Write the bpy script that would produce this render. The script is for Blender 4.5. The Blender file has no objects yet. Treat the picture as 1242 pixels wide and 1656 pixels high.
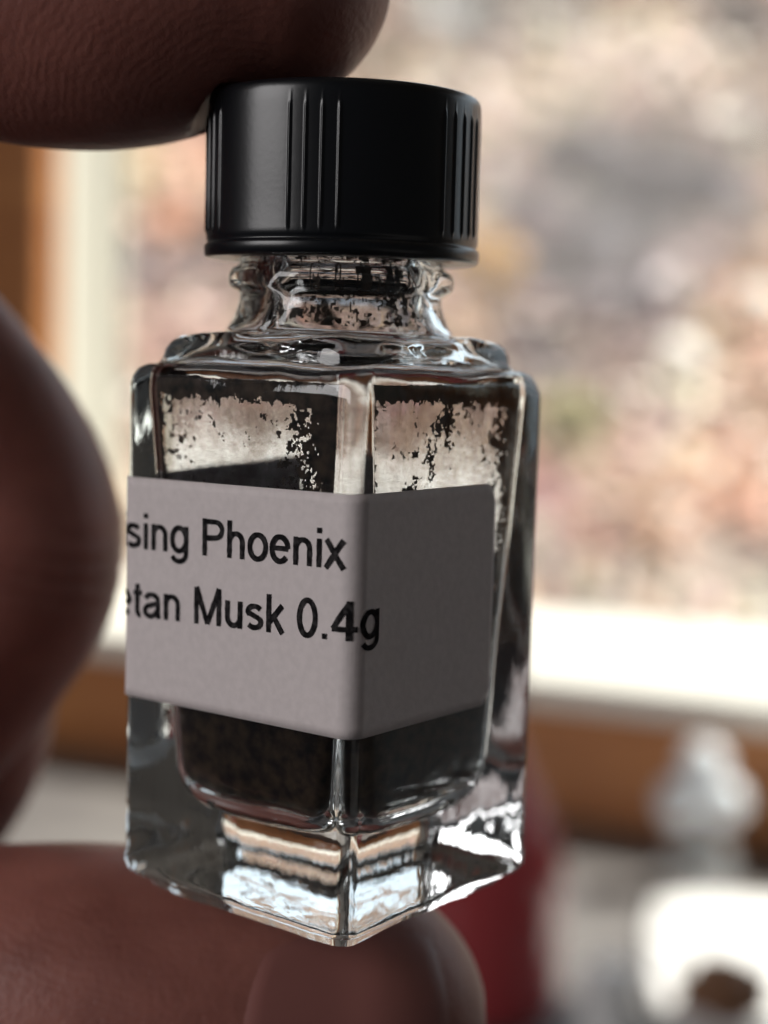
import bpy, bmesh, math, random
import numpy as np
from mathutils import Vector, Matrix, noise

C = bpy.context.scene.collection
sc = bpy.context.scene
random.seed(7)
rng = np.random.default_rng(7)
U = 0.008                      # one bottle unit (half the side of the bottle) in metres

# ------------------------------------------------------------------ camera
cam = bpy.data.cameras.new('camera')
cam.sensor_width = 36.0
cam.lens = 2542.0 / 1656.0 * 36.0
cam.clip_start, cam.clip_end = 0.005, 100.0
cam_o = bpy.data.objects.new('camera', cam); C.objects.link(cam_o)
pit, yaw, rol = 0.1047, 0.0309, 0.0274
F = Vector((math.sin(yaw)*math.cos(pit), math.cos(yaw)*math.cos(pit), -math.sin(pit)))
r0 = F.cross(Vector((0, 0, 1))).normalized(); u0 = r0.cross(F)
Rr = r0*math.cos(rol) + u0*math.sin(rol); Uu = u0*math.cos(rol) - r0*math.sin(rol)
M = Matrix((Rr, Uu, -F)).transposed().to_4x4()
M.translation = Vector((0, -0.08744, 0.02985))
cam_o.matrix_world = M
cam.dof.use_dof = True
cam.dof.focus_distance = 0.0795
cam.dof.aperture_fstop = (cam.lens/1000.0) / 0.00265
sc.camera = cam_o

# ------------------------------------------------------------------ world, sun, lamp, exposure
w = bpy.data.worlds.new('World'); sc.world = w; w.use_nodes = True
bg = w.node_tree.nodes['Background']
bg.inputs[0].default_value = (0.96, 0.95, 1.0, 1); bg.inputs[1].default_value = 0.022

WE = Vector((math.cos(math.radians(24)), -math.sin(math.radians(24)), 0))     # along the window wall
WN = Vector((-math.sin(math.radians(24)), -math.cos(math.radians(24)), 0))    # into the room
W0 = Vector((0, 0.81, 0))

def lamp(name, kind, loc, direction, energy, color, **kw):
    l = bpy.data.lights.new(name, kind); l.energy = energy; l.color = color
    for k, v in kw.items(): setattr(l, k, v)
    o = bpy.data.objects.new(name, l); C.objects.link(o)
    o.location = loc; o.rotation_euler = Vector(direction).to_track_quat('-Z', 'Y').to_euler()
    return o
sun_to = WE*0.50 - WN*0.35 + Vector((0, 0, 0.84))
lamp('sun', 'SUN', (2, 1, 4), -sun_to, 5.0, (1.0, 0.95, 0.87), angle=math.radians(0.6))
kl = Vector((-0.83, -0.40, 0.31))
lamp('side_lamp', 'AREA', kl, Vector((0.83, 0.40, -0.28)), 2.5, (1.0, 0.97, 0.97), shape='RECTANGLE', size=0.62, size_y=0.42)

sc.view_settings.view_transform = 'Standard'
sc.view_settings.look = 'None'
sc.view_settings.gamma = 1.0
sc.view_settings.exposure = 1.0
cy = sc.cycles
cy.max_bounces = 20; cy.transmission_bounces = 18; cy.glossy_bounces = 10; cy.transparent_max_bounces = 16
cy.diffuse_bounces = 4; cy.use_denoising = True

# ------------------------------------------------------------------ helpers
def link_mesh(name, me, mat=None, parent=None, smooth=True, **props):
    o = bpy.data.objects.new(name, me); C.objects.link(o)
    if mat: me.materials.append(mat)
    if smooth: me.polygons.foreach_set('use_smooth', [True]*len(me.polygons))
    if parent: o.parent = parent
    for k, v in props.items(): o[k] = v
    return o
def mesh_from(name, vs, fs):
    me = bpy.data.meshes.new(name); me.from_pydata([tuple(v) for v in vs], [], fs); me.update(); return me
def empty(name, loc, label, category, group=None):
    o = bpy.data.objects.new(name, None); C.objects.link(o); o.location = loc
    o.empty_display_size = 0.01
    o['label'] = label; o['category'] = category
    if group: o['group'] = group
    return o
def set_in(n, **kw):
    for k, v in kw.items():
        k = k.replace('_', ' ')
        n.inputs[k].default_value = v
def material(name, color, rough=0.5, **kw):
    m = bpy.data.materials.new(name); m.use_nodes = True
    b = m.node_tree.nodes['Principled BSDF']
    b.inputs['Base Color'].default_value = (*color, 1); b.inputs['Roughness'].default_value = rough
    for k, v in kw.items(): b.inputs[k].default_value = v
    return m
def nodes(m):
    nt = m.node_tree; return nt, nt.nodes, nt.links, nt.nodes['Principled BSDF']
def noise_colour(m, c1, c2, scale, detail=4, stretch=(1, 1, 1), lo=0.35, hi=0.65, distort=0.0, coord='Object'):
    nt, N, L, b = nodes(m)
    tc = N.new('ShaderNodeTexCoord'); mp = N.new('ShaderNodeMapping'); mp.inputs['Scale'].default_value = stretch
    nz = N.new('ShaderNodeTexNoise'); set_in(nz, Scale=scale, Detail=detail, Distortion=distort)
    cr = N.new('ShaderNodeValToRGB'); cr.color_ramp.elements[0].position = lo; cr.color_ramp.elements[1].position = hi
    cr.color_ramp.elements[0].color = (*c1, 1); cr.color_ramp.elements[1].color = (*c2, 1)
    L.new(tc.outputs[coord], mp.inputs[0]); L.new(mp.outputs[0], nz.inputs['Vector'])
    L.new(nz.outputs[0], cr.inputs[0]); L.new(cr.outputs[0], b.inputs['Base Color'])
    return mp, nz, cr
def bump(m, scale, dist, detail=4, strength=1.0, stretch=(1, 1, 1)):
    nt, N, L, b = nodes(m)
    tc = N.new('ShaderNodeTexCoord'); mp = N.new('ShaderNodeMapping'); mp.inputs['Scale'].default_value = stretch
    nz = N.new('ShaderNodeTexNoise'); set_in(nz, Scale=scale, Detail=detail)
    bp = N.new('ShaderNodeBump'); set_in(bp, Strength=strength, Distance=dist)
    L.new(tc.outputs['Object'], mp.inputs[0]); L.new(mp.outputs[0], nz.inputs['Vector'])
    L.new(nz.outputs[0], bp.inputs['Height'])
    if b.inputs['Normal'].links: L.new(b.inputs['Normal'].links[0].from_socket, bp.inputs['Normal'])
    L.new(bp.outputs[0], b.inputs['Normal'])
    return bp
def box(name, lo, hi, mat, parent=None, frame=None, bevel=0.0, seg=3, **props):
    bm = bmesh.new(); bmesh.ops.create_cube(bm, size=1)
    for v in bm.verts:
        v.co = Vector([lo[i] + (v.co[i]+0.5)*(hi[i]-lo[i]) for i in range(3)])
    if bevel: bmesh.ops.bevel(bm, geom=bm.edges[:], offset=bevel, segments=seg, affect='EDGES', profile=0.5)
    if frame:
        for v in bm.verts: v.co = frame(v.co)
    bmesh.ops.recalc_face_normals(bm, faces=bm.faces[:])
    me = bpy.data.meshes.new(name); bm.to_mesh(me); bm.free()
    return link_mesh(name, me, mat, parent, smooth=False, **props)
def lathe(name, prof, loc, mat, parent=None, n=64, **props):
    vs = []; fs = []
    for r, z in prof:
        for k in range(n):
            a = 2*math.pi*k/n; vs.append((loc[0]+r*math.cos(a), loc[1]+r*math.sin(a), loc[2]+z))
    for i in range(len(prof)-1):
        for k in range(n):
            a, b = i*n+k, i*n+(k+1) % n; fs.append((a, b, b+n, a+n))
    fs.append(tuple(range(n))[::-1]); fs.append(tuple((len(prof)-1)*n+k for k in range(n)))
    me = mesh_from(name, vs, fs)
    return link_mesh(name, me, mat, parent, **props)
def wf(p):       # window-wall frame: (along wall, out of the room, up) -> world
    return W0 + WE*p[0] - WN*p[1] + Vector((0, 0, p[2]))

# ------------------------------------------------------------------ the setting: window wall, ceiling, table
wall_m = material('wall_paint', (0.55, 0.50, 0.44), 0.8); bump(wall_m, 60, 0.002)
wood_m = material('orange_wood', (0.4, 0.17, 0.06), 0.42)
noise_colour(wood_m, (0.36, 0.125, 0.035), (0.50, 0.205, 0.065), 9, 6, (1, 1, 7), 0.3, 0.7, 0.6); bump(wood_m, 90, 0.0006, stretch=(1, 1, 8))
white_m = material('white_paint', (0.80, 0.78, 0.72), 0.5); bump(white_m, 120, 0.0004)
cream_m = material('cream_paint', (0.50, 0.485, 0.42), 0.5); bump(cream_m, 120, 0.0004)
table_m = material('table_top', (0.14, 0.13, 0.13), 0.45)
noise_colour(table_m, (0.115, 0.108, 0.11), (0.19, 0.178, 0.172), 14, 5, (1, 1, 1)); bump(table_m, 200, 0.0004)
floor_m = material('dark_floor', (0.07, 0.07, 0.075), 0.6); bump(floor_m, 40, 0.001)
ZT = -0.225
# table
tab = empty('table', (0, 0.3, ZT), 'grey tabletop reaching back to the wooden boards under the window', 'table')
def child_fix(o):          # keep world placement of vertices although the parent Empty is moved
    o.location = -Vector(o.parent.location); return o
child_fix(box('tabletop', (-0.9, -0.0, ZT-0.03), (1.0, 0.75, ZT), table_m, tab, frame=lambda p: wf((p[0], -p[1]-0.001, p[2])), bevel=0.003))
for i, (a, b) in enumerate(((-0.85, 0.06), (0.93, 0.06), (-0.85, 0.66), (0.93, 0.66))):
    child_fix(box('leg', (a, b, -0.96), (a+0.05, b+0.05, ZT-0.03), wood_m, tab, frame=lambda p: wf((p[0], -p[1], p[2]))))
box('floor', (-3, -0.3, -1.0), (4, 3.5, -0.96), floor_m, frame=lambda p: wf((p[0], -p[1], p[2])), kind='structure')
box('ceiling', (-3, 0.0, 1.55), (4, 3.2, 1.62), wall_m, frame=lambda p: wf((p[0], -p[1], p[2])), kind='structure')  # unseen, put in to keep the sun off the hand
# wall pieces round the opening: opening a from -0.1935 to 1.5, z from -0.155 to 0.95
wl = empty('window_wall', (0, 0.85, -0.96), 'painted wall around the wood trimmed window', 'wall')
for nm, lo, hi in (('wall_panel', (-3, 0.0, -0.96), (-0.200, 0.07, 1.55)), ('wall_panel', (1.2, 0.0, -0.96), (4, 0.07, 1.55)),
                   ('wall_panel', (-0.200, 0.0, -0.96), (1.2, 0.07, -0.162)), ('wall_panel', (-0.200, 0.0, 0.50), (1.2, 0.07, 1.55))):
    child_fix(box(nm, lo, hi, wall_m, wl, frame=wf))
win = empty('window', (0, 0.81, -0.155), 'window with orange wood casing and pale sill behind the bottle', 'window')
child_fix(box('casing', (-0.275, -0.020, -0.155), (-0.187, -0.0, 0.57), wood_m, win, frame=wf, bevel=0.003))
child_fix(box('casing', (-0.275, -0.016, 0.495), (1.28, -0.0, 0.57), wood_m, win, frame=lambda p: wf((p[0]+0.083 if p[0] < 0 else p[0], p[1], p[2])), bevel=0.003))
child_fix(box('casing', (1.2, -0.020, -0.155), (1.28, -0.0, 0.494), wood_m, win, frame=wf, bevel=0.003))
child_fix(box('apron', (-0.29, -0.018, -0.214), (1.30, -0.0, -0.158), wood_m, win, frame=wf, bevel=0.003))
child_fix(box('apron_moulding', (-0.29, -0.008, -0.2248), (1.30, -0.0, -0.2145), wood_m, win, frame=wf, bevel=0.002))
child_fix(box('jamb', (-0.1999, 0.0005, -0.14), (-0.187, 0.069, 0.494), cream_m, win, frame=wf, bevel=0.001))
child_fix(box('jamb', (1.194, 0.0005, -0.14), (1.1998, 0.069, 0.494), cream_m, win, frame=wf, bevel=0.001))
child_fix(box('sill', (-0.29, -0.030, -0.1575), (1.30, 0.17, -0.141), white_m, win, frame=wf, bevel=0.0025, seg=3))
child_fix(box('bottom_rail', (-0.1865, 0.042, -0.1409), (1.193, 0.0515, -0.134), white_m, win, frame=wf, bevel=0.003))
child_fix(box('sash_stile', (-0.1869, 0.052, -0.1408), (-0.183, 0.068, 0.494), cream_m, win, frame=wf, bevel=0.002))
glass_m = bpy.data.materials.new('window_glass'); glass_m.use_nodes = True
nt = glass_m.node_tree; N = nt.nodes; N.remove(N['Principled BSDF'])
tr = N.new('ShaderNodeBsdfTransparent'); gl = N.new('ShaderNodeBsdfGlossy'); mx = N.new('ShaderNodeMixShader')
tr.inputs[0].default_value = (0.97, 0.98, 0.97, 1); gl.inputs['Roughness'].default_value = 0.02; mx.inputs[0].default_value = 0.012
nt.links.new(tr.outputs[0], mx.inputs[1]); nt.links.new(gl.outputs[0], mx.inputs[2])
du = N.new('ShaderNodeBsdfTranslucent'); du.inputs[0].default_value = (0.95, 0.93, 0.9, 1); mx2 = N.new('ShaderNodeMixShader'); mx2.inputs[0].default_value = 0.03  # small translucent share put into the glass for a hazy veil
nt.links.new(mx.outputs[0], mx2.inputs[1]); nt.links.new(du.outputs[0], mx2.inputs[2])
nt.links.new(mx2.outputs[0], N['Material Output'].inputs[0])
child_fix(box('pane', (-0.1829, 0.0615, -0.1405), (1.1935, 0.0645, 0.4938), glass_m, win, frame=wf))

# ------------------------------------------------------------------ outside: the leaf-strewn bank
# patches of the bank, its sunlit strip and blown spots painted pale: (world x, world z, radius, colour)
PATCH = [
 (0.165, 0.450, 0.070, (0.8, 0.7, 0.62)),
 (0.284, 0.469, 0.071, (0.8, 0.7, 0.62)),
 (0.415, 0.549, 0.085, (0.8, 0.7, 0.62)),
 (0.572, 0.652, 0.089, (0.8, 0.7, 0.62)),
 (0.724, 0.693, 0.078, (0.8, 0.7, 0.62)),
 (0.099, 0.615, 0.075, (0.55, 0.46, 0.4)),
 (0.246, 0.573, 0.074, (0.55, 0.46, 0.4)),
 (0.820, 0.751, 0.080, (0.15, 0.13, 0.14)),
 (0.234, 0.751, 0.092, (0.42, 0.44, 0.46)),
 (0.447, 0.751, 0.079, (0.42, 0.4, 0.4)),
 (0.444, 0.378, 0.090, (0.15, 0.13, 0.14)),
 (0.606, 0.345, 0.089, (0.15, 0.13, 0.14)),
 (0.759, 0.473, 0.071, (0.46, 0.4, 0.37)),
 (0.491, 0.278, 0.076, (0.12, 0.125, 0.15)),
 (0.357, 0.181, 0.072, (0.16, 0.14, 0.17)),
 (0.451, 0.141, 0.081, (0.16, 0.14, 0.17)),
 (0.597, 0.189, 0.062, (0.34, 0.27, 0.27)),
 (0.329, 0.285, 0.054, (0.16, 0.14, 0.17)),
 (0.293, 0.346, 0.044, (0.46, 0.4, 0.37)),
 (0.653, 0.137, 0.050, (0.78, 0.46, 0.28)),
 (0.665, 0.096, 0.035, (0.8, 0.7, 0.62)),
 (0.503, 0.005, 0.042, (0.9, 0.88, 0.84)),
 (0.599, 0.026, 0.057, (0.7, 0.5, 0.4)),
 (0.385, 0.002, 0.056, (0.34, 0.27, 0.27)),
 (0.304, 0.028, 0.047, (0.16, 0.14, 0.17)),
 (0.325, -0.078, 0.036, (0.6, 0.6, 0.38)),
 (0.422, -0.041, 0.055, (0.62, 0.48, 0.45)),
 (0.454, -0.099, 0.053, (0.74, 0.6, 0.54)),
 (0.585, -0.080, 0.054, (0.7, 0.5, 0.4)),
 (0.530, -0.114, 0.026, (0.78, 0.46, 0.28)),
 (0.278, -0.151, 0.043, (0.56, 0.34, 0.35)),
 (0.352, -0.172, 0.038, (0.74, 0.6, 0.54)),
 (0.452, -0.177, 0.042, (0.78, 0.46, 0.28)),
 (0.343, -0.215, 0.033, (0.5, 0.25, 0.2)),
 (0.313, -0.250, 0.040, (0.42, 0.39, 0.37)),
 (0.376, -0.256, 0.040, (0.55, 0.46, 0.4)),
 (0.475, -0.220, 0.025, (0.9, 0.88, 0.84)),
 (0.542, -0.190, 0.034, (0.6, 0.34, 0.27)),
 (0.533, -0.246, 0.049, (0.42, 0.39, 0.37)),
 (0.548, -0.298, 0.039, (0.9, 0.88, 0.84)),
 (0.444, -0.274, 0.040, (0.55, 0.46, 0.4)),
 (0.393, -0.288, 0.047, (0.55, 0.46, 0.4)),
 (-0.364, 0.310, 0.065, (0.85, 0.72, 0.55)),
 (-0.280, 0.326, 0.066, (0.7, 0.5, 0.4)),
 (-0.294, 0.217, 0.039, (0.78, 0.42, 0.34)),
 (-0.355, 0.159, 0.050, (0.16, 0.14, 0.17)),
 (-0.283, 0.151, 0.040, (0.16, 0.14, 0.17)),
 (-0.215, 0.164, 0.051, (0.15, 0.13, 0.14)),
 (-0.315, 0.058, 0.048, (0.62, 0.48, 0.45)),
 (-0.216, 0.101, 0.059, (0.62, 0.48, 0.45)),
 (-0.354, 0.019, 0.047, (0.74, 0.6, 0.54)),
 (-0.091, -0.010, 0.074, (0.7, 0.5, 0.4)),
 (-0.221, -0.058, 0.072, (0.62, 0.48, 0.45)),
 (-0.037, -0.173, 0.076, (0.55, 0.46, 0.4)),
 (0.048, 0.088, 0.078, (0.74, 0.6, 0.54)),
 (-0.303, -0.249, 0.048, (0.8, 0.7, 0.62)),
 (-0.113, -0.245, 0.064, (0.55, 0.46, 0.4)),
]
def bank_colour(x, z):
    ws = 0.35; c = np.array([0.56, 0.42, 0.35])*0.35
    for px, pz, pr, col in PATCH:
        d = ((x-px)**2 + (z-pz)**2)/(pr*pr)
        k = 6*math.exp(-1.5*d)
        ws += k; c = c + k*np.array(col)
    c = c/ws; g_ = c.mean(); return np.clip(g_ + (c-g_)*1.2, 0.02, 1)*0.86
def bank_y(z): return 1.0 + (z+0.9)/0.7
def bank_z(y): return -0.9 + 0.7*(y-1.0)
vs = []; fs = []; cols = []
nx, ny = 150, 110
for j in range(ny+1):
    for i in range(nx+1):
        x = -3 + 8*i/nx; y = 1.15 + 3.2*(j/ny)
        z = bank_z(y) + 0.05*noise.noise((x*1.5, y*1.5, 0)) + 0.02*noise.noise((x*6, y*6, 3))
        vs.append((x, y, z)); n1 = 0.85 + 0.35*noise.noise((x*5, z*7, 1.3))
        cols.append((*(bank_colour(x, z)*0.8*n1), 1))
for j in range(ny):
    for i in range(nx):
        a = j*(nx+1)+i; fs.append((a, a+1, a+nx+2, a+nx+1))
me = mesh_from('hillside', vs, fs)
ca = me.color_attributes.new('tint', 'FLOAT_COLOR', 'POINT')
ca.data.foreach_set('color', np.array(cols, dtype=np.float32).ravel())
def tint_mat(name, rough, spec=0.5):
    m = material(name, (0.4, 0.3, 0.2), rough); nt, N, L, b = nodes(m)
    at = N.new('ShaderNodeAttribute'); at.attribute_name = 'tint'; L.new(at.outputs['Color'], b.inputs['Base Color'])
    b.inputs['Specular IOR Level'].default_value = spec
    return m
soil_m = tint_mat('leaf_mould', 0.95, 0.1); bump(soil_m, 30, 0.01)
link_mesh('hillside', me, soil_m, kind='structure')
# pale bright sky beyond the crest of the bank
sky_m = bpy.data.materials.new('sky_glow'); sky_m.use_nodes = True
nt = sky_m.node_tree; N = nt.nodes; N.remove(N['Principled BSDF'])
em = N.new('ShaderNodeEmission'); em.inputs[0].default_value = (0.76, 0.88, 1.0, 1); em.inputs[1].default_value = 0.8
nt.links.new(em.outputs[0], N['Material Output'].inputs[0])
vs = []; fs = []
for j in range(13):
    for i in range(49):
        az = math.radians(2 + 130*i/48); el = math.radians(-6 + 48*j/12)
        vs.append((15*math.cos(el)*math.cos(az), 15*math.cos(el)*math.sin(az) + 1, 15*math.sin(el)))
for j in range(12):
    for i in range(48):
        a = j*49+i; fs.append((a, a+49, a+50, a+1))
link_mesh('sky', mesh_from('sky', vs, fs), sky_m, kind='structure')
# fallen leaves, nobody could count them
leaf_m = tint_mat('dry_leaves', 0.4, 0.32)
vs = []; fs = []; cols = []
NL = 26000
for k in range(NL):
    x = random.uniform(-1.5, 2.6); y = random.uniform(1.3, 4.3)
    z = bank_z(y) + 0.05*noise.noise((x*1.5, y*1.5, 0)) + 0.02*noise.noise((x*6, y*6, 3)) + random.uniform(0.004, 0.03)
    s = random.uniform(0.014, 0.034)
    R = (Matrix.Rotation(math.radians(35), 3, 'X') @ Matrix.Rotation(random.uniform(0, 6.28), 3, 'Z')
         @ Matrix.Rotation(random.gauss(0, 0.45), 3, 'X') @ Matrix.Rotation(random.gauss(0, 0.3), 3, 'Y'))
    i0 = len(vs)
    for q in ((-1, 0, 0.15), (-0.35, -0.5, 0), (0.5, -0.38, 0.1), (1, 0, 0.3), (0.5, 0.38, 0.1), (-0.35, 0.5, 0)):
        vs.append(tuple(R @ Vector((q[0]*s, q[1]*s, q[2]*s)) + Vector((x, y, z))))
    fs += [(i0, i0+1, i0+2, i0+3), (i0, i0+3, i0+4, i0+5)]
    c = bank_colour(x, z)*random.choice((0.6, 0.8, 1.0, 1.1, 1.35)) * np.array([random.uniform(0.9, 1.15), random.uniform(0.85, 1.1), random.uniform(0.8, 1.1)])
    if random.random() < 0.022: c = np.array([0.95, 0.9, 0.84])  # a few leaves painted near-white to read as glints
    c = np.clip(c, 0.02, 0.95); cols += [(*c, 1)]*6
me = mesh_from('fallen_leaves', vs, fs)
ca = me.color_attributes.new('tint', 'FLOAT_COLOR', 'POINT')
ca.data.foreach_set('color', np.array(cols, dtype=np.float32).ravel())
link_mesh('fallen_leaves', me, leaf_m, smooth=False, kind='stuff', label='pale and orange fallen leaves strewn over the bank outside', category='leaves')

def blob(name, loc, rad, mat, seed, rough=0.25, **props):
    bm = bmesh.new(); bmesh.ops.create_icosphere(bm, subdivisions=3, radius=1)
    for v in bm.verts:
        k = 1 + rough*noise.noise(v.co*1.7 + Vector((seed, 0, 0))) + rough*0.4*noise.noise(v.co*4 + Vector((seed, 5, 0)))
        v.co = Vector((v.co.x*rad[0]*k, v.co.y*rad[1]*k, v.co.z*rad[2]*k)) + Vector(loc)
    me = bpy.data.meshes.new(name); bm.to_mesh(me); bm.free()
    return link_mesh(name, me, mat, **props)
stone_m = material('grey_stone', (0.3, 0.29, 0.31), 0.9, **{'Specular IOR Level': 0.15})
noise_colour(stone_m, (0.06, 0.055, 0.065), (0.13, 0.115, 0.13), 9, 6); bump(stone_m, 25, 0.01)
pale_m = material('pale_stone_glint', (0.8, 0.78, 0.76), 0.6); bump(pale_m, 25, 0.006)

def grey_rock(x, z, rad, seed, label):
    blob('boulder', (x, bank_y(z), z), rad, stone_m, seed, 0.35, label=label, category='rock', group='rocks on the bank outside')
grey_rock(0.45, 0.36, (0.10, 0.08, 0.055), 1, 'grey rock highest on the bank outside, right of the cap')
grey_rock(0.60, 0.30, (0.11, 0.08, 0.07), 2, 'largest grey rock on the bank, at the right of the window view')
grey_rock(0.40, 0.17, (0.09, 0.07, 0.06), 3, 'grey rock on the bank just behind the yellow shrub')
blob('pale_stone_glint', (0.503, 2.27, 0.015), (0.044, 0.04, 0.044), pale_m, 7, 0.25, label='small pale stone among orange leaves on the bank', category='stone')
blob('pale_stone_glint', (0.455, 2.02, -0.190), (0.036, 0.03, 0.034), pale_m, 9, 0.25, label='lowest pale stone, added as a white glint just above the window sill', category='stone')  # this stone and the next are added to make bokeh highlights
blob('pale_stone_glint', (0.66, 2.42, 0.10), (0.045, 0.04, 0.045), pale_m, 11, 0.25, label='pale stone added as a glint at the right edge beside the orange leaves', category='stone')
post = empty('white_post', (0.247, 1.93, -0.31), 'short white garden post standing just outside the window sill', 'post')
box('shaft', (-0.022, -0.02, 0.0), (0.022, 0.02, 0.115), white_m, post, bevel=0.003)
box('post_cap', (-0.027, -0.025, 0.1155), (0.027, 0.025, 0.125), white_m, post, bevel=0.003)
bark_m = material('bark', (0.12, 0.08, 0.05), 0.8)
def shrub(loc, rad, n, size, col, label):
    bush_m = material('shrub_leaf', col, 0.5); vs = []; fs = []
    for k in range(n):
        d = Vector((random.gauss(0, 1), random.gauss(0, 1), random.gauss(0, 1))).normalized() * random.uniform(0.4, 1)
        c = Vector((rad[0]*d.x, rad[1]*d.y, rad[2]*(1+d.z))); R = Matrix.Rotation(random.uniform(0, 6.28), 3, Vector((random.random()-.5, random.random()-.5, 1)).normalized()) @ Matrix.Rotation(random.gauss(0, 0.4), 3, 'X')
        i0 = len(vs); s = random.uniform(0.6, 1.2)*size
        vs += [tuple(c + R @ Vector(q)*s) for q in ((-1, 0, 0), (0, -0.5, 0.2), (1, 0, 0), (0, 0.5, 0.2))]; fs.append((i0, i0+1, i0+2, i0+3))
    gb = empty('low_shrub', loc, label, 'shrub')
    link_mesh('foliage', mesh_from('foliage', vs, fs), bush_m, gb, smooth=False)
    lathe('stem', [(0.006, -0.04), (0.003, rad[2])], (0, 0, 0), bark_m, gb, 10)
shrub((0.335, 2.15, -0.10), (0.055, 0.04, 0.035), 260, 0.010, (0.50, 0.50, 0.27), 'low pale green shrub among the leaves right of the bottle shoulder')
shrub((0.235, 2.45, 0.085), (0.062, 0.05, 0.068), 420, 0.014, (0.75, 0.50, 0.10), 'small bright yellow shrub just right of the bottle neck')

# ------------------------------------------------------------------ things on the table near the window
wine_m = material('dark_red_liquid', (0.06, 0.003, 0.004), 0.3)
red_m = material('red_glass', (0.62, 0.09, 0.10), 0.12, **{'Transmission Weight': 0.4, 'IOR': 1.45})
redcap_m = material('dark_cap', (0.05, 0.006, 0.008), 0.35)
rb = empty('red_bottle', (0.058, 0.500, ZT), 'dark red glass bottle with sloping shoulders behind the perfume bottle', 'bottle')
lathe('body', [(0.024, 0.001), (0.031, 0.003), (0.033, 0.010), (0.0335, 0.050), (0.032, 0.064), (0.026, 0.082), (0.018, 0.098), (0.0125, 0.110), (0.011, 0.118)], (0, 0, 0), red_m, rb)
lathe('red_liquid', [(0.010, 0.004), (0.019, 0.006), (0.0205, 0.012), (0.0205, 0.050), (0.019, 0.064), (0.012, 0.078)], (0, 0, 0), wine_m, rb)
lathe('cap', [(0.0135, 0.1182), (0.0135, 0.136), (0.012, 0.138)], (0, 0, 0), redcap_m, rb)
cloth_m = material('white_cloth', (0.80, 0.80, 0.80), 0.8); bump(cloth_m, 900, 0.0002)
vs = []; fs = []; n_ = 60
for i in range(n_+1):
    for j in range(n_+1):
        u, v = i/n_*2-1, j/n_*2-1
        x = 0.068*u*math.sqrt(1-0.22*v*v); y = 0.088*v*math.sqrt(1-0.22*u*u)
        z = 0.0012 + 0.010*abs(noise.noise((x*26, y*20, 1.0))) + 0.004*abs(noise.noise((x*70, y*60, 2.0)))
        e = max(abs(u), abs(v)); z *= min(1, (1.02-e)*6)
        vs.append((x, y, z + 0.0005))
for i in range(n_):
    for j in range(n_):
        a = i*(n_+1)+j; fs.append((a, a+n_+1, a+n_+2, a+1))
nap = link_mesh('white_napkin', mesh_from('white_napkin', vs, fs), cloth_m, label='crumpled white napkin lying in the sun at the right of the table', category='napkin')
nap.location = (0.202, 0.536, ZT+0.0005); nap.rotation_euler = (0, 0, math.radians(-8))
sd = nap.modifiers.new('t', 'SOLIDIFY'); sd.thickness = 0.0006; sd.offset = 0
nut_m = material('brown_shell', (0.22, 0.10, 0.045), 0.5); bump(nut_m, 300, 0.002)
blob('chestnut', (0.149, 0.474, ZT+0.019), (0.017, 0.013, 0.0115), nut_m, 4, 0.35, label='small dark brown nut on the crumpled white napkin', category='nut')
plastic_m = material('white_plastic', (0.85, 0.85, 0.84), 0.35)
wj = empty('white_jar', (0.105, 0.468, ZT), 'small white plastic jar beside the red bottle', 'jar')
lathe('body', [(0.0095, 0.0003), (0.0105, 0.001), (0.0108, 0.004), (0.0105, 0.018)], (0, 0, 0), plastic_m, wj, 40)
lathe('lid', [(0.0112, 0.0182), (0.0115, 0.020), (0.0115, 0.027), (0.0105, 0.0300), (0.007, 0.0312)], (0, 0, 0), plastic_m, wj, 40)
crystal_m = material('crystal', (0.93, 0.97, 1.0), 0.12, **{'Transmission Weight': 0.85, 'IOR': 1.5})
metal_m = material('bright_metal', (0.9, 0.92, 0.95), 0.25, Metallic=1.0)
stopper_m = material('glint_white_crystal', (0.9, 0.95, 1.0), 0.15, **{'Transmission Weight': 0.3, 'IOR': 1.6})  # whitish and barely clear: the stopper's sparkle is put into its colour
og = empty('crystal_decanter', (0.178, 0.640, ZT), 'tiny clear decanter with a glinting three ball crystal stopper by the sill', 'decanter')
lathe('body', [(0.014, 0.0003), (0.017, 0.001), (0.018, 0.006), (0.017, 0.018), (0.012, 0.024), (0.006, 0.027), (0.006, 0.0315)], (0, 0, 0), crystal_m, og, 40)
for (dx, dz, rr_) in ((-0.0105, 0.0430, 0.0115), (0.0105, 0.0430, 0.0115), (0.0, 0.0610, 0.0120)):
    bm = bmesh.new(); bmesh.ops.create_icosphere(bm, subdivisions=3, radius=rr_)
    for v in bm.verts: v.co += Vector((dx, 0, dz))
    me = bpy.data.meshes.new('stopper_ball'); bm.to_mesh(me); bm.free(); link_mesh('stopper_ball', me, stopper_m, og)

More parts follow.
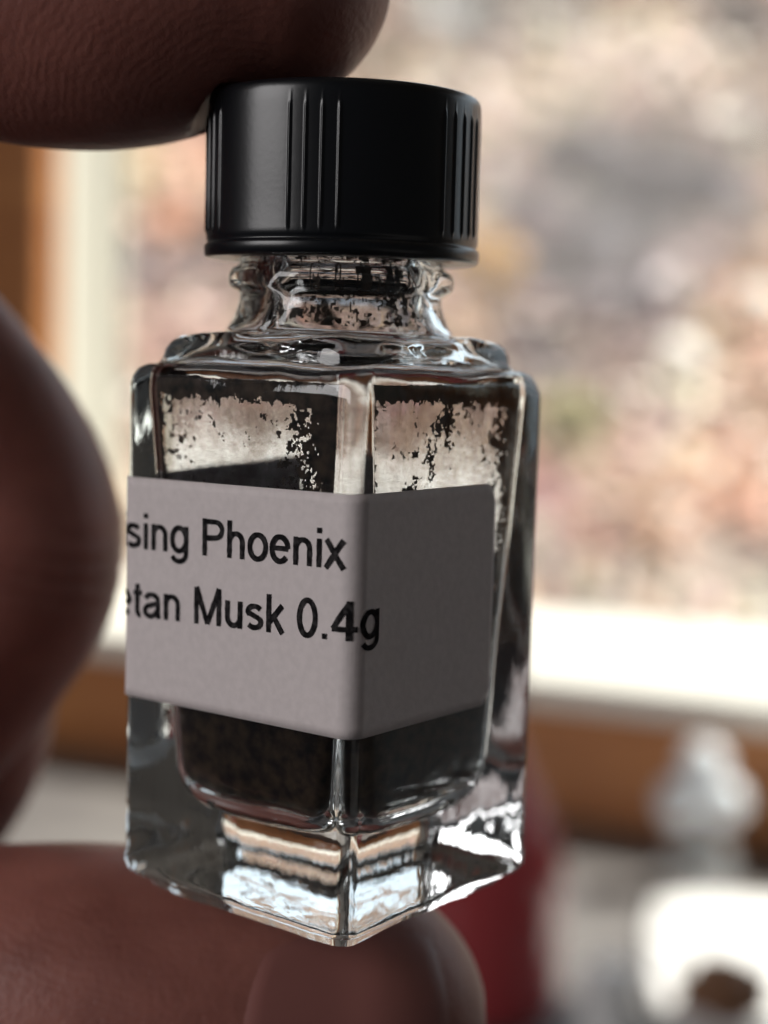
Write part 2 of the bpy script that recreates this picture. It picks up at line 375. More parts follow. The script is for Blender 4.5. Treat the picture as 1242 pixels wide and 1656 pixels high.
# ------------------------------------------------------------------ bottle geometry helpers
TH = math.radians(50.02)
CT, ST = math.cos(TH), math.sin(TH)
def W(x, y, z):              # bottle frame (units) -> world metres
    return ((CT*x - ST*y)*U, (ST*x + CT*y)*U, z*U)
SIDE, CORN = 10, 10
def ring(h, r, z):
    r = min(r, h); pts = []
    # start at the near corner (-1,-1), run toward the left corner (-1,+1), then (+1,+1), (+1,-1)
    seq = ((-1, -1, 225, 180), (-1, 1, 180, 90), (1, 1, 90, 0), (1, -1, 0, -90), (-1, -1, 270, 225))
    for q, (sx, sy, a0, a1) in enumerate(seq):
        n = CORN//2 if q in (0, 4) else CORN
        cx, cyy = sx*(h-r), sy*(h-r)
        arc = [(cx + r*math.cos(math.radians(a0+(a1-a0)*k/n)), cyy + r*math.sin(math.radians(a0+(a1-a0)*k/n))) for k in range(n+1)]
        if q: # straight side between the previous arc's end and this arc's start
            p0 = pts[-1]; p1 = arc[0]
            for k in range(1, SIDE): pts.append((p0[0]+(p1[0]-p0[0])*k/SIDE, p0[1]+(p1[1]-p0[1])*k/SIDE))
        pts += arc
    pts.pop()                                    # the last equals the first
    return [(x, y, z) for x, y in pts]
def loft(rings, closed_bottom=True, closed_top=False, ripple=None):
    vs = []; fs = []
    for rg in rings: vs += rg
    n = len(rings[0])
    if ripple: vs = [ripple(Vector(v)) for v in vs]
    for i in range(len(rings)-1):
        for k in range(n):
            a, b = i*n+k, i*n+(k+1) % n; fs.append((a, a+n, b+n, b))
    def cap(i0, z, flip):
        c = len(vs); vs.append((0, 0, z))
        for k in range(n):
            a, b = i0+k, i0+(k+1) % n; fs.append((c, a, b) if not flip else (c, b, a))
    if closed_bottom: cap(0, rings[0][0][2], False)
    if closed_top: cap((len(rings)-1)*n, rings[-1][0][2], True)
    return [W(*v) for v in vs], fs
def interp(prof, step):
    """denser copy of a list of (h, r, z)"""
    out = [prof[0]]
    for a, b in zip(prof, prof[1:]):
        d = math.dist(a, b); n = max(1, int(d/step))
        out += [tuple(a[i]+(b[i]-a[i])*k/n for i in range(3)) for k in range(1, n+1)]
    return out
HB, RB = 1.038, 0.105
outer = [(0.30, 0.1, -0.045), (0.62, 0.1, -0.05), (0.76, 0.1, -0.08), (0.80, 0.11, -0.105), (0.86, 0.12, -0.105), (0.90, 0.12, -0.085), (0.92, 0.12, -0.04),
         (0.96, 0.12, -0.02), (1.0, 0.12, 0.01), (1.027, 0.11, 0.05), (HB, RB, 0.11), (HB, RB, 0.30), (HB, RB, 0.6), (HB, RB, 1.2), (HB, RB, 2.0), (HB, RB, 2.8), (HB, RB, 3.25), (HB, RB, 3.43),
         (1.030, 0.11, 3.49), (1.005, 0.12, 3.545), (0.965, 0.13, 3.572), (0.935, 0.15, 3.575), (0.915, 0.17, 3.59), (0.905, 0.19, 3.63), (0.90, 0.20, 3.68),
         (0.885, 0.23, 3.735), (0.86, 0.27, 3.77), (0.83, 0.36, 3.79), (0.81, 0.55, 3.80), (0.795, 0.79, 3.81), (0.77, 0.77, 3.835), (0.735, 0.735, 3.89), (0.71, 0.71, 3.96),
         (0.695, 0.695, 4.03), (0.695, 0.695, 4.07), (0.72, 0.72, 4.09), (0.755, 0.755, 4.105), (0.772, 0.772, 4.13), (0.776, 0.776, 4.165), (0.770, 0.770, 4.205), (0.750, 0.750, 4.235),
         (0.715, 0.715, 4.250), (0.70, 0.70, 4.27), (0.69, 0.69, 4.30), (0.69, 0.69, 4.55), (0.69, 0.69, 4.90), (0.66, 0.66, 4.95), (0.62, 0.62, 4.95)]
inner = [(0.59, 0.59, 4.91), (0.585, 0.585, 4.7), (0.585, 0.585, 4.3), (0.585, 0.585, 4.05), (0.60, 0.60, 3.95), (0.65, 0.62, 3.84), (0.70, 0.50, 3.72), (0.80, 0.30, 3.65), (0.875, 0.17, 3.57), (0.908, 0.13, 3.49), (0.908, 0.12, 3.40)]
CAV = lambda z: 0.908 - (3.40-z)*0.078         # half-width of the cavity against height
ZC0 = 0.52
inner += [(CAV(z), 0.12, z) for z in (3.2, 2.9, 2.5, 2.1, 1.7, 1.4, 1.15, 1.0, 0.88)]
inner += [(CAV(0.8), 0.13, 0.78), (CAV(0.7)-0.015, 0.15, 0.69), (CAV(0.6)-0.05, 0.17, 0.61), (CAV(0.6)-0.11, 0.2, 0.555), (0.52, 0.2, 0.53), (0.3, 0.2, ZC0)]
def rip(v):
    out = v.copy(); n3 = noise.noise_vector
    rad = Vector((v.x, v.y, 0)); L_ = rad.length
    a = 0.0
    if 3.44 < v.z < 4.02 and L_ > 0.6: a = 0.019 if v.z < 3.8 else 0.006
    elif v.z < 0.25: a = 0.017
    if a:
        d = n3(Vector((v.x*2.6, v.y*2.6, v.z*3.1))) + 0.5*n3(Vector((v.x*6, v.y*6, v.z*7)))
        out += Vector((d.x*a, d.y*a, d.z*a))
    elif L_ > 0.9 and v.z < 3.5:
        d = n3(Vector((v.x*1.3, v.y*1.3, v.z*1.1))); out += Vector((d.x, d.y, 0))*0.004
    return tuple(out)
def rip_in(v):
    d = noise.noise_vector(Vector((v.x*1.6+9, v.y*1.6, v.z*1.4))); a = 0.008 if v.z < 3.3 else (0.014 if v.z < 3.8 else 0.006)
    if v.z < 0.75: a = 0.022
    return (v.x + d.x*a, v.y + d.y*a, v.z + d.z*a*(0.3 if v.z > 0.75 else 1.2))
rings_o = [ring(*p) for p in interp(outer, 0.09)]
rings_i = [ring(*p) for p in interp(inner, 0.09)]
no = len(rings_o)
def ripple_all(idx_split):
    pass
vo = [[rip(Vector(v)) for v in rg] for rg in rings_o]; vi = [[rip_in(Vector(v)) for v in rg] for rg in rings_i]
gv, gf = loft(vo + vi, True, True)
bottle_o = empty('perfume_bottle', (0, 0, 0), 'small square clear glass perfume bottle with black ribbed cap and white printed label', 'bottle')
bglass = bpy.data.materials.new('bottle_glass'); bglass.use_nodes = True
nt = bglass.node_tree; N = nt.nodes; L = nt.links; N.remove(N['Principled BSDF'])
g = N.new('ShaderNodeBsdfGlass'); g.inputs['IOR'].default_value = 1.5; g.inputs['Roughness'].default_value = 0.0; g.inputs['Color'].default_value = (0.97, 0.98, 0.98, 1)
tc = N.new('ShaderNodeTexCoord'); nz = N.new('ShaderNodeTexNoise'); set_in(nz, Scale=450, Detail=3); nz2 = N.new('ShaderNodeTexNoise'); set_in(nz2, Scale=2600, Detail=2)
# the relief is stronger low down in the thick base, as pressed glass is
sx = N.new('ShaderNodeSeparateXYZ'); mr = N.new('ShaderNodeMapRange'); set_in(mr, From_Min=0.0, From_Max=0.006, To_Min=0.00014, To_Max=0.00002)
mp = N.new('ShaderNodeMapping'); mp.inputs['Scale'].default_value = (1, 1, 0.35)
bp = N.new('ShaderNodeBump'); bp2 = N.new('ShaderNodeBump'); set_in(bp2, Strength=0.25, Distance=0.00001); set_in(bp, Strength=1.0)
L.new(tc.outputs['Object'], mp.inputs[0]); L.new(mp.outputs[0], nz.inputs['Vector']); L.new(tc.outputs['Object'], sx.inputs[0]); L.new(sx.outputs[2], mr.inputs[0]); L.new(mr.outputs[0], bp.inputs['Distance'])
L.new(nz.outputs[0], bp.inputs['Height']); L.new(tc.outputs['Object'], nz2.inputs['Vector']); L.new(nz2.outputs[0], bp2.inputs['Height']); L.new(bp.outputs[0], bp2.inputs['Normal']); L.new(bp2.outputs[0], g.inputs['Normal'])
L.new(g.outputs[0], N['Material Output'].inputs[0])
me = mesh_from('glass_body', gv, gf)
bm = bmesh.new(); bm.from_mesh(me); bmesh.ops.recalc_face_normals(bm, faces=bm.faces[:]); bm.to_mesh(me); bm.free()
link_mesh('glass_body', me, bglass, bottle_o)

# musk: dark paste in the lower part, flakes and smears on the upper walls
musk_m = material('musk', (0.028, 0.018, 0.012), 0.55); noise_colour(musk_m, (0.005, 0.003, 0.003), (0.062, 0.038, 0.024), 1300, 8); musk_m.node_tree.nodes['Principled BSDF'].inputs['Specular IOR Level'].default_value = 0.2
musk_o = empty('musk', (0, 0, 0), 'dark musk grains filling the lower bottle and clinging to its walls', 'musk')
rings = []
pz = [0.525, 0.53] + [0.555, 0.61, 0.69, 0.78] + [0.9+0.1*k for k in range(10)]
for (h, r, z) in [(0.3, 0.2, ZC0+0.008), (0.515, 0.2, 0.539), (CAV(0.6)-0.118, 0.2, 0.564), (CAV(0.6)-0.06, 0.17, 0.618), (CAV(0.7)-0.024, 0.15, 0.697), (CAV(0.8)-0.009, 0.13, 0.785)] + [(CAV(z)-0.009, 0.12, z) for z in (0.88, 1.0, 1.15, 1.4, 1.7, 1.9)]:
    rings.append((h, r, z))
rg = [ [rip_in(Vector(v)) for v in ring(*p)] for p in interp(rings, 0.09)]
top = [[(v[0]*k, v[1]*k, 1.9 + 0.10*noise.noise((v[0]*3*k, v[1]*3*k, 2)) + dz) for v in rg[-1]] for k, dz in ((0.9, 0.03), (0.6, 0.05), (0.3, 0.04))]
mv, mf = loft(rg + top, True, True)
link_mesh('musk_paste', mesh_from('musk_paste', mv, mf), musk_m, musk_o)
# residue: a fine net over the inner walls with ragged holes
def res_density(x, y, z, side_u):
    """0 clear .. 1 covered; side_u runs 0..1 across a wall"""
    p = Vector((x, y, z))
    e = min(side_u, 1-side_u); d = 0.0
    if e < 0.09: d = min(1.0, (0.09-e)/0.05)                            # a thin line along the corners
    d = max(d, (z-3.34)/0.07)                                           # top band
    return d + 0.42*noise.noise(p*2.1 + Vector((3.1, 0, 0)))
WALLS = {0: 'left', 1: 'back_left', 2: 'back_right', 3: 'right'}
vs = []; fs = []
def wall_pt(q, u, z, h):
    t = -h + 2*h*u
    return ((-h, t), (t, h), (h, -t), (-t, -h))[q]
CELL = 0.0095
for q in range(4):
    nu, nz_ = int(1.7/CELL), int(1.60/CELL)
    idx = {}
    for j in range(nz_+1):
        for i in range(nu+1):
            z = 1.88 + CELL*j + random.uniform(-0.3, 0.3)*CELL; h = CAV(min(z, 3.42)) - 0.007
            u = 0.055 + 0.89*i/nu + random.uniform(-0.3, 0.3)*CELL/1.7
            x, y = wall_pt(q, u, z, h); idx[i, j] = len(vs)
            d = noise.noise_vector(Vector((x*1.6+9, y*1.6, z*1.4)))*0.008
            vs.append(W(x + d.x, y + d.y, z))
    for j in range(nz_):
        for i in range(nu):
            z = 1.88+CELL*(j+0.5); u = 0.055+0.89*(i+0.5)/nu; x, y = wall_pt(q, u, z, 0.85); p = Vector((x, y, z))
            fine = noise.noise(p*7.0)*0.40 + noise.noise(p*17)*0.45 + noise.noise(p*38)*0.45 + noise.noise(p*72)*0.28
            D = res_density(x, y, z, u)
            if q == 0: D += 0.9*max(0, 0.34-u)/0.2      # thick smear near the front corner
            if q == 3: D += 0.8*max(0, 0.26-u + 0.10*(z-2.9))/0.2
            if q in (1, 2): D -= 0.26
            if q == 3: D += 0.75*math.exp(-((u-0.52)**2/0.006 + (z-3.24)**2/0.012))
            if z < 2.35: D += (2.35-z)*0.9
            thr = 0.38 - D
            if fine > thr: fs.append((idx[i, j], idx[i+1, j], idx[i+1, j+1], idx[i, j+1]))
for q in range(4):        # the rounded corners of the cavity
    na = 16; idx = {}
    for j in range(nz_+1):
        for i in range(na+1):
            z = 1.88 + CELL*j; h = CAV(min(z, 3.42)) - 0.007; rr_ = 0.12
            a0 = (225, 135, 45, -45)[q]; a = math.radians(a0 + 45 - 90*i/na); sx_, sy_ = ((-1, -1), (-1, 1), (1, 1), (1, -1))[q]
            x = sx_*(h-rr_) + rr_*math.cos(a); y = sy_*(h-rr_) + rr_*math.sin(a)
            d = noise.noise_vector(Vector((x*1.6+9, y*1.6, z*1.4)))*0.008
            idx[i, j] = len(vs); vs.append(W(x + d.x, y + d.y, z))
    for j in range(nz_):
        for i in range(na):
            z = 1.88+CELL*(j+0.5); p = Vector((q*3.0 + i*0.013, 1.0, z*0.5))
            f_ = noise.noise(p*8) + 0.5*noise.noise(Vector((q*3+i*0.05, 0, z))*9)
            if z < 2.0: fs.append((idx[i, j], idx[i+1, j], idx[i+1, j+1], idx[i, j+1]))
# neck flecks
nn, nh = 380, 90; idx = {}
base = len(vs)
for j in range(nh+1):
    for i in range(nn):
        a = 2*math.pi*i/nn; z = 3.84+0.85*j/nh; r = (0.585 if z > 4.05 else 0.585+(4.05-z)*0.22) - 0.007
        vs.append(W(r*math.cos(a), r*math.sin(a), z))
for j in range(nh):
    for i in range(nn):
        a = 2*math.pi*i/nn; z = 3.84+0.85*j/nh; p = Vector((math.cos(a), math.sin(a), z))
        f_ = noise.noise(p*7)*0.5 + noise.noise(p*19)*0.5 + 0.45*noise.noise(p*42) + 0.25*noise.noise(p*2)
        if f_ > 0.13 - (0.08 if z > 4.25 else 0):
            a0, a1 = base+j*nn+i, base+j*nn+(i+1) % nn; fs.append((a0, a1, a1+nn, a0+nn))
link_mesh('musk_residue', mesh_from('musk_residue', vs, fs), musk_m, musk_o, smooth=False, kind='stuff')

# a thin oily brown film between the flakes
film_m = bpy.data.materials.new('musk_film'); film_m.use_nodes = True
nt = film_m.node_tree; N = nt.nodes; L = nt.links; N.remove(N['Principled BSDF'])
tr = N.new('ShaderNodeBsdfTransparent'); nz = N.new('ShaderNodeTexNoise'); set_in(nz, Scale=420, Detail=9, Roughness=0.72); cr = N.new('ShaderNodeValToRGB'); tc = N.new('ShaderNodeTexCoord')
cr.color_ramp.elements[0].position = 0.36; cr.color_ramp.elements[0].color = (0.88, 0.89, 0.93, 1)
cr.color_ramp.elements[1].position = 0.66; cr.color_ramp.elements[1].color = (0.58, 0.53, 0.52, 1)
L.new(tc.outputs['Object'], nz.inputs['Vector']); L.new(nz.outputs[0], cr.inputs[0]); L.new(cr.outputs[0], tr.inputs[0]); L.new(tr.outputs[0], N['Material Output'].inputs[0])
fv = []; ff = []
flm = [[rip_in(Vector(v)) for v in ring(CAV(z)-0.016, 0.11, z)] for z in [1.95 + 0.1*k for k in range(15)]] + [[rip_in(Vector(v)) for v in ring(0.83, 0.15, 3.50)], [rip_in(Vector(v)) for v in ring(0.77, 0.28, 3.62)], [rip_in(Vector(v)) for v in ring(0.60, 0.55, 3.80)], [rip_in(Vector(v)) for v in ring(0.565, 0.565, 4.0)], [rip_in(Vector(v)) for v in ring(0.565, 0.565, 4.4)]]
fv, ff = loft(flm, False, False)
link_mesh('musk_film', mesh_from('musk_film', fv, ff), film_m, musk_o)

# ------------------------------------------------------------------ cap
cap_m = material('black_plastic', (0.005, 0.006, 0.008), 0.28); bump(cap_m, 3000, 0.000004)
RIBS = []
for c in (-74, -12, 57, 110, 170, 230):
    RIBS += [c + 6.6*k for k in ((-2, -1, 0, 1, 2) if c != -12 else (-1.5, -0.5, 0.5, 1.5))]
def cap_r(a_deg, z):
    """radius added by the fine moulded ribs at an angle measured from the camera side"""
    k = 0.0
    if 4.46 < z < 5.26:
        for c in RIBS:
            d = abs((a_deg - c + 180) % 360 - 180)
            if d < 0.85: k = max(k, 1 - d/0.85)
        k *= min(1, (z-4.46)/0.03, (5.26-z)/0.04)
    return 0.015*k
NC = 1080
prof = [(0.70, 4.36), (0.70, 4.312), (0.74, 4.300), (0.90, 4.300), (0.928, 4.305), (0.940, 4.320), (0.942, 4.375), (0.936, 4.392), (0.922, 4.400), (0.920, 4.410), (0.928, 4.425), (0.930, 4.45), (0.930, 4.47), (0.929, 4.49)] + \
       [(0.928, z) for z in (4.7, 4.95, 5.2, 5.23, 5.26)] + [(0.927, 5.33), (0.922, 5.365), (0.908, 5.388), (0.885, 5.398), (0.84, 5.40), (0.5, 5.40)]
vs = []; fs = []
for r, z in prof:
    for k in range(NC):
        a = 360*k/NC; rr = r + (cap_r(a, z) if r > 0.9 else 0)
        an = math.radians(a - 90)      # 0 degrees faces the camera, positive to the right
        vs.append((rr*math.cos(an)*U, rr*math.sin(an)*U, z*U))
for i in range(len(prof)-1):
    for k in range(NC):
        a, b = i*NC+k, i*NC+(k+1) % NC; fs.append((a, b, b+NC, a+NC))
fs.append(tuple((len(prof)-1)*NC+k for k in range(NC)))
cp = link_mesh('cap', mesh_from('cap', vs, fs), cap_m, bottle_o)
lathe('cap_liner', [(0.50*U, 4.955*U), (0.70*U, 4.955*U), (0.70*U, 5.0*U), (0.5*U, 5.0*U)], (0, 0, 0), plastic_m, bottle_o)

# ------------------------------------------------------------------ label and lettering
HL = HB + 0.012; RL = RB + 0.014; QL = RL*math.pi/4; STR = 2*(HL-RL)
def path(s, off=0.0):
    """s: length from the middle of the near corner, + toward the left corner; returns bottle-frame x, y"""
    h, r = HL+off, RL+off
    sgn = 1
    if s < 0: sgn = -1; s = -s
    if s <= QL: a = math.radians(225) - s/RL; x, y = -(HL-RL)+r*math.cos(a), -(HL-RL)+r*math.sin(a)
    elif s <= QL+STR: x, y = -h, -(HL-RL)+(s-QL)
    elif s <= 3*QL+STR: a = math.radians(180) - (s-QL-STR)/RL; x, y = -(HL-RL)+r*math.cos(a), (HL-RL)+r*math.sin(a)
    else: x, y = -(HL-RL)+(s-3*QL-STR), h
    if sgn < 0: x, y = y, x                    # mirror about the diagonal through the near corner
    return x, y
def tilt(s): return -0.016*max(-1.0, s) if s > 0 else 0.0
paper_m = material('label_paper', (0.66, 0.59, 0.585), 0.75)
nt, N, L, b = nodes(paper_m)
tl = N.new('ShaderNodeBsdfTranslucent'); tl.inputs[0].default_value = (0.6, 0.5, 0.45, 1); mx = N.new('ShaderNodeMixShader'); mx.inputs[0].default_value = 0.015
L.new(b.outputs[0], mx.inputs[1]); L.new(tl.outputs[0], mx.inputs[2]); L.new(mx.outputs[0], N['Material Output'].inputs[0])
noise_colour(paper_m, (0.64, 0.575, 0.57), (0.69, 0.62, 0.615), 2200, 6); bump(paper_m, 2600, 0.000015); bump(paper_m, 120, 0.00004, 2)
ink_m = material('black_ink', (0.012, 0.011, 0.012), 0.9, **{'Specular IOR Level': 0.1})
noise_colour(ink_m, (0.008, 0.007, 0.008), (0.06, 0.055, 0.056), 3200, 4, (1, 1, 1), 0.45, 0.75)
S0, S1, ZL0, ZL1 = -1.455, 3.9, 1.315, 2.835
grid_s = np.unique(np.concatenate([np.linspace(S0, S1, 220), np.linspace(-QL, QL, 20)]))
RC = 0.13
vs = []; fs = []; NZ = 24
for s in grid_s:
    e = min(s-S0, S1-s); cut = 0.0
    if e < RC: cut = RC - math.sqrt(max(0, RC*RC-(RC-e)**2))
    for k in range(NZ+1):
        z = (ZL0+cut) + (ZL1-ZL0-2*cut)*k/NZ
        x, y = path(s); lift = 0.003*noise.noise((s*2, z*2, 4)); x *= 1+lift; y *= 1+lift
        vs.append(W(x, y, z + tilt(s)))
for i in range(len(grid_s)-1):
    for k in range(NZ):
        a = i*(NZ+1)+k; fs.append((a, a+1, a+NZ+2, a+NZ+1))
me = mesh_from('label', vs, fs)
lab = link_mesh('label', me, paper_m, bottle_o)
md = lab.modifiers.new('thick', 'SOLIDIFY'); md.thickness = 0.00006; md.offset = 0

EM = 0.344
# letters as centre lines on a 1-em grid (cap height .716, x-height .52); 'a' = arc (cx, cy, rx, ry, from, to)
def arc(cx, cyy, rx, ry, a0, a1, n=None):
    n = n or max(4, int(abs(a1-a0)/12))
    return [(cx+rx*math.cos(math.radians(a0+(a1-a0)*k/n)), cyy+ry*math.sin(math.radians(a0+(a1-a0)*k/n))) for k in range(n+1)]
X, CP, T = 0.519, 0.716, 0.118
h_ = T/2
SCURVE = lambda cx, w, top: (arc(cx, top-h_-0.105, w, 0.105, 25, 180)[:] )
def s_letter(x0):
    cx = x0+0.25; a = 0.165; ry = 0.108
    return [[(cx+a*math.cos(math.radians(t)), X-h_-ry+ry*math.sin(math.radians(t))) for t in range(28, 200, 12)] +
            [(cx-0.10, 0.315), (cx, 0.275), (cx+0.10, 0.24)] +
            [(cx+a*math.cos(math.radians(t)), h_+ry*0.98+ry*math.sin(math.radians(t))) for t in range(20, -160, -12)]]
GL = {
 'R': (0.722, [[(0.125, 0), (0.125, CP)], [(0.125, CP-h_), (0.42, CP-h_)] + arc(0.42, 0.52, 0.165, CP-h_-0.52, 90, -90) + [(0.125, 0.368)], [(0.40, 0.37), (0.50, 0.27), (0.65, 0.0)]]),
 'i': (0.222, [[(0.111, 0), (0.111, X)], [(0.111, 0.615), (0.111, CP)]]),
 's': (0.500, s_letter(0)),
 'n': (0.556, [[(0.11, 0), (0.11, X)], [(0.11, 0.30)] + arc(0.275, 0.31, 0.165, X+0.01-h_-0.31, 165, 0) + [(0.44, 0)]]),
 'g': (0.556, [arc(0.265, 0.262, 0.19, 0.225, 0, 360), [(0.455, X), (0.455, 0.02)] + arc(0.265, -0.02, 0.19, 0.148, 10, -160)]),
 'P': (0.667, [[(0.125, 0), (0.125, CP)], [(0.125, CP-h_), (0.40, CP-h_)] + arc(0.40, 0.505, 0.18, CP-h_-0.505, 90, -90) + [(0.125, 0.338)]]),
 'h': (0.556, [[(0.11, 0), (0.11, CP)], [(0.11, 0.30)] + arc(0.275, 0.31, 0.165, X+0.01-h_-0.31, 165, 0) + [(0.44, 0)]]),
 'o': (0.556, [arc(0.278, 0.26, 0.2, 0.226, 0, 360)]),
 'e': (0.556, [[(0.09, 0.275), (0.475, 0.275)], arc(0.278, 0.26, 0.197, 0.226, 4, 322)]),
 'x': (0.500, [[(0.05, 0), (0.45, X)], [(0.06, X), (0.46, 0)]]),
 'T': (0.611, [[(0.305, 0), (0.305, CP)], [(0.025, CP-h_), (0.585, CP-h_)]]),
 'b': (0.556, [[(0.11, 0), (0.11, CP)], arc(0.29, 0.26, 0.182, 0.226, 0, 360)]),
 't': (0.278, [[(0.13, 0.66), (0.13, 0.12)] + arc(0.215, 0.12, 0.085, 0.08, 180, 280), [(0.02, X-0.035), (0.26, X-0.035)]]),
 'a': (0.556, [arc(0.262, 0.36, 0.175, X+0.008-h_-0.36, 168, 20) + [(0.437, 0.33), (0.437, 0.12), (0.465, 0.0)], [(0.437, 0.30), (0.25, 0.265)] + arc(0.225, 0.145, 0.148, 0.108, 80, 280) + [(0.34, 0.07), (0.437, 0.17)]]),
 'M': (0.833, [[(0.118, 0), (0.118, CP)], [(0.118, CP), (0.416, 0.02)], [(0.416, 0.02), (0.715, CP)], [(0.715, CP), (0.715, 0)]]),
 'u': (0.556, [[(0.11, X), (0.11, 0.21)] + arc(0.275, 0.21, 0.165, 0.21-h_+0.01, 180, 345) + [(0.44, 0.21)], [(0.44, X), (0.44, 0)]]),
 'k': (0.500, [[(0.11, 0), (0.11, CP)], [(0.11, 0.17), (0.44, X)], [(0.235, 0.30), (0.455, 0)]]),
 '0': (0.556, [arc(0.278, 0.352, 0.19, 0.322, 0, 360)]),
 '.': (0.278, [[(0.139, 0), (0.139, 0.10)]]),
 '4': (0.556, [[(0.385, 0), (0.385, CP)], [(0.40, CP-0.02), (0.05, 0.20)], [(0.03, 0.205), (0.53, 0.205)]]),
 ' ': (0.278, []),
}
def stroke_quads(pts, width):
    """resampled ribbon along a centre line -> list of (left, right) pairs"""
    out = [pts[0]]
    for a, b in zip(pts, pts[1:]):
        n = max(1, int(math.dist(a, b)/0.04)); out += [(a[0]+(b[0]-a[0])*k/n, a[1]+(b[1]-a[1])*k/n) for k in range(1, n+1)]
    closed = math.dist(out[0], out[-1]) < 1e-6; pr = []
    for k in range(len(out)):
        p0 = out[k-1] if k else (out[-2] if closed else out[0]); p1 = out[k+1] if k < len(out)-1 else (out[1] if closed else out[-1])
        dx, dy = p1[0]-p0[0], p1[1]-p0[1]; l = math.hypot(dx, dy) or 1
        wv = width*(1 + 0.16*noise.noise((out[k][0]*9, out[k][1]*9, 0.7)))      # ink spread of a cheap printer
        wv = wv*(0.86 + 0.14*abs(dy)/l)
        pr.append(((out[k][0]-dy/l*wv/2, out[k][1]+dx/l*wv/2), (out[k][0]+dy/l*wv/2, out[k][1]-dx/l*wv/2)))
    return pr
def write(text, s_end=None, s_at=None, base=(0, 0), slope=0.0, anchor_char=None):
    """s decreases along the text; anchor: origin of anchor_char sits at s_at"""
    x0 = 0; pos = []
    for ch in text: pos.append(x0); x0 += GL[ch][0]
    off = pos[text.index(anchor_char)]
    lv = 0
    vs = []; fs = []
    for ch, p in zip(text, pos):
        for st in GL[ch][1]:
            lv = (lv+1) % 7
            pr = stroke_quads(st, T)
            i0 = len(vs)
            for pa in pr:
                for q in pa:
                    s = s_at - (p + q[0] - off)*EM
                    z = base + q[1]*EM*1.0 + slope*(s_at-s)
                    x, y = path(s, 0.0075 + 0.0002*lv); lift = 0.003*noise.noise((s*2, z*2, 4)); vs.append(W(x*(1+lift), y*(1+lift), z))
            for k in range(len(pr)-1):
                a = i0+2*k; fs.append((a, a+1, a+3, a+2))
    return vs, fs
for text, s_at, base, slope, ac in (('Rising Phoenix', 1.297, 2.335, 0.030, 'P'), ('Tibetan Musk 0.4g', 1.362, 1.872, 0.045, 'M')):
    tv, tf = write(text, s_at=s_at, base=base, slope=slope, anchor_char=ac)
    o = link_mesh('lettering', mesh_from('lettering', tv, tf), ink_m, lab, smooth=False)

# ------------------------------------------------------------------ the hand
skin_m = material('skin', (0.36, 0.16, 0.115), 0.48)
nt, N, L, b = nodes(skin_m)
b.inputs['Subsurface Weight'].default_value = 0.25; b.inputs['Subsurface Radius'].default_value = (0.002, 0.0008, 0.0004); b.inputs['Subsurface Scale'].default_value = 1.0
noise_colour(skin_m, (0.23, 0.078, 0.060), (0.36, 0.135, 0.105), 130, 7)
bump(skin_m, 900, 0.00004, 3); bump(skin_m, 2600, 0.00003, 2)
# papillary ridges of the finger pads
wv = N.new('ShaderNodeTexWave'); wv.wave_type = 'RINGS'; wv.rings_direction = 'SPHERICAL'; set_in(wv, Scale=620.0, Distortion=9.0, Detail=2.0, Detail_Scale=0.6)
tc = N.new('ShaderNodeTexCoord'); mp = N.new('ShaderNodeMapping'); mp.inputs['Location'].default_value = (0.006, 0.002, -0.042)
bpw = N.new('ShaderNodeBump'); set_in(bpw, Strength=0.22, Distance=0.00003)
L.new(tc.outputs['Object'], mp.inputs[0]); L.new(mp.outputs[0], wv.inputs['Vector']); L.new(wv.outputs['Fac'], bpw.inputs['Height'])
vo = N.new('ShaderNodeTexVoronoi'); vo.feature = 'DISTANCE_TO_EDGE'; set_in(vo, Scale=1500.0, Randomness=1.0)
mpv = N.new('ShaderNodeMapping'); mpv.inputs['Scale'].default_value = (1.0, 1.0, 0.55); bpv = N.new('ShaderNodeBump'); set_in(bpv, Strength=0.5, Distance=0.00004)
tcv = N.new('ShaderNodeTexCoord'); L.new(tcv.outputs['Object'], mpv.inputs[0]); L.new(mpv.outputs[0], vo.inputs['Vector']); L.new(vo.outputs['Distance'], bpv.inputs['Height'])
L.new(b.inputs['Normal'].links[0].from_socket, bpv.inputs['Normal']); L.new(bpv.outputs[0], b.inputs['Normal'])
old = b.inputs['Normal'].links[0].from_socket; L.new(old, bpw.inputs['Normal']); L.new(bpw.outputs[0], b.inputs['Normal'])

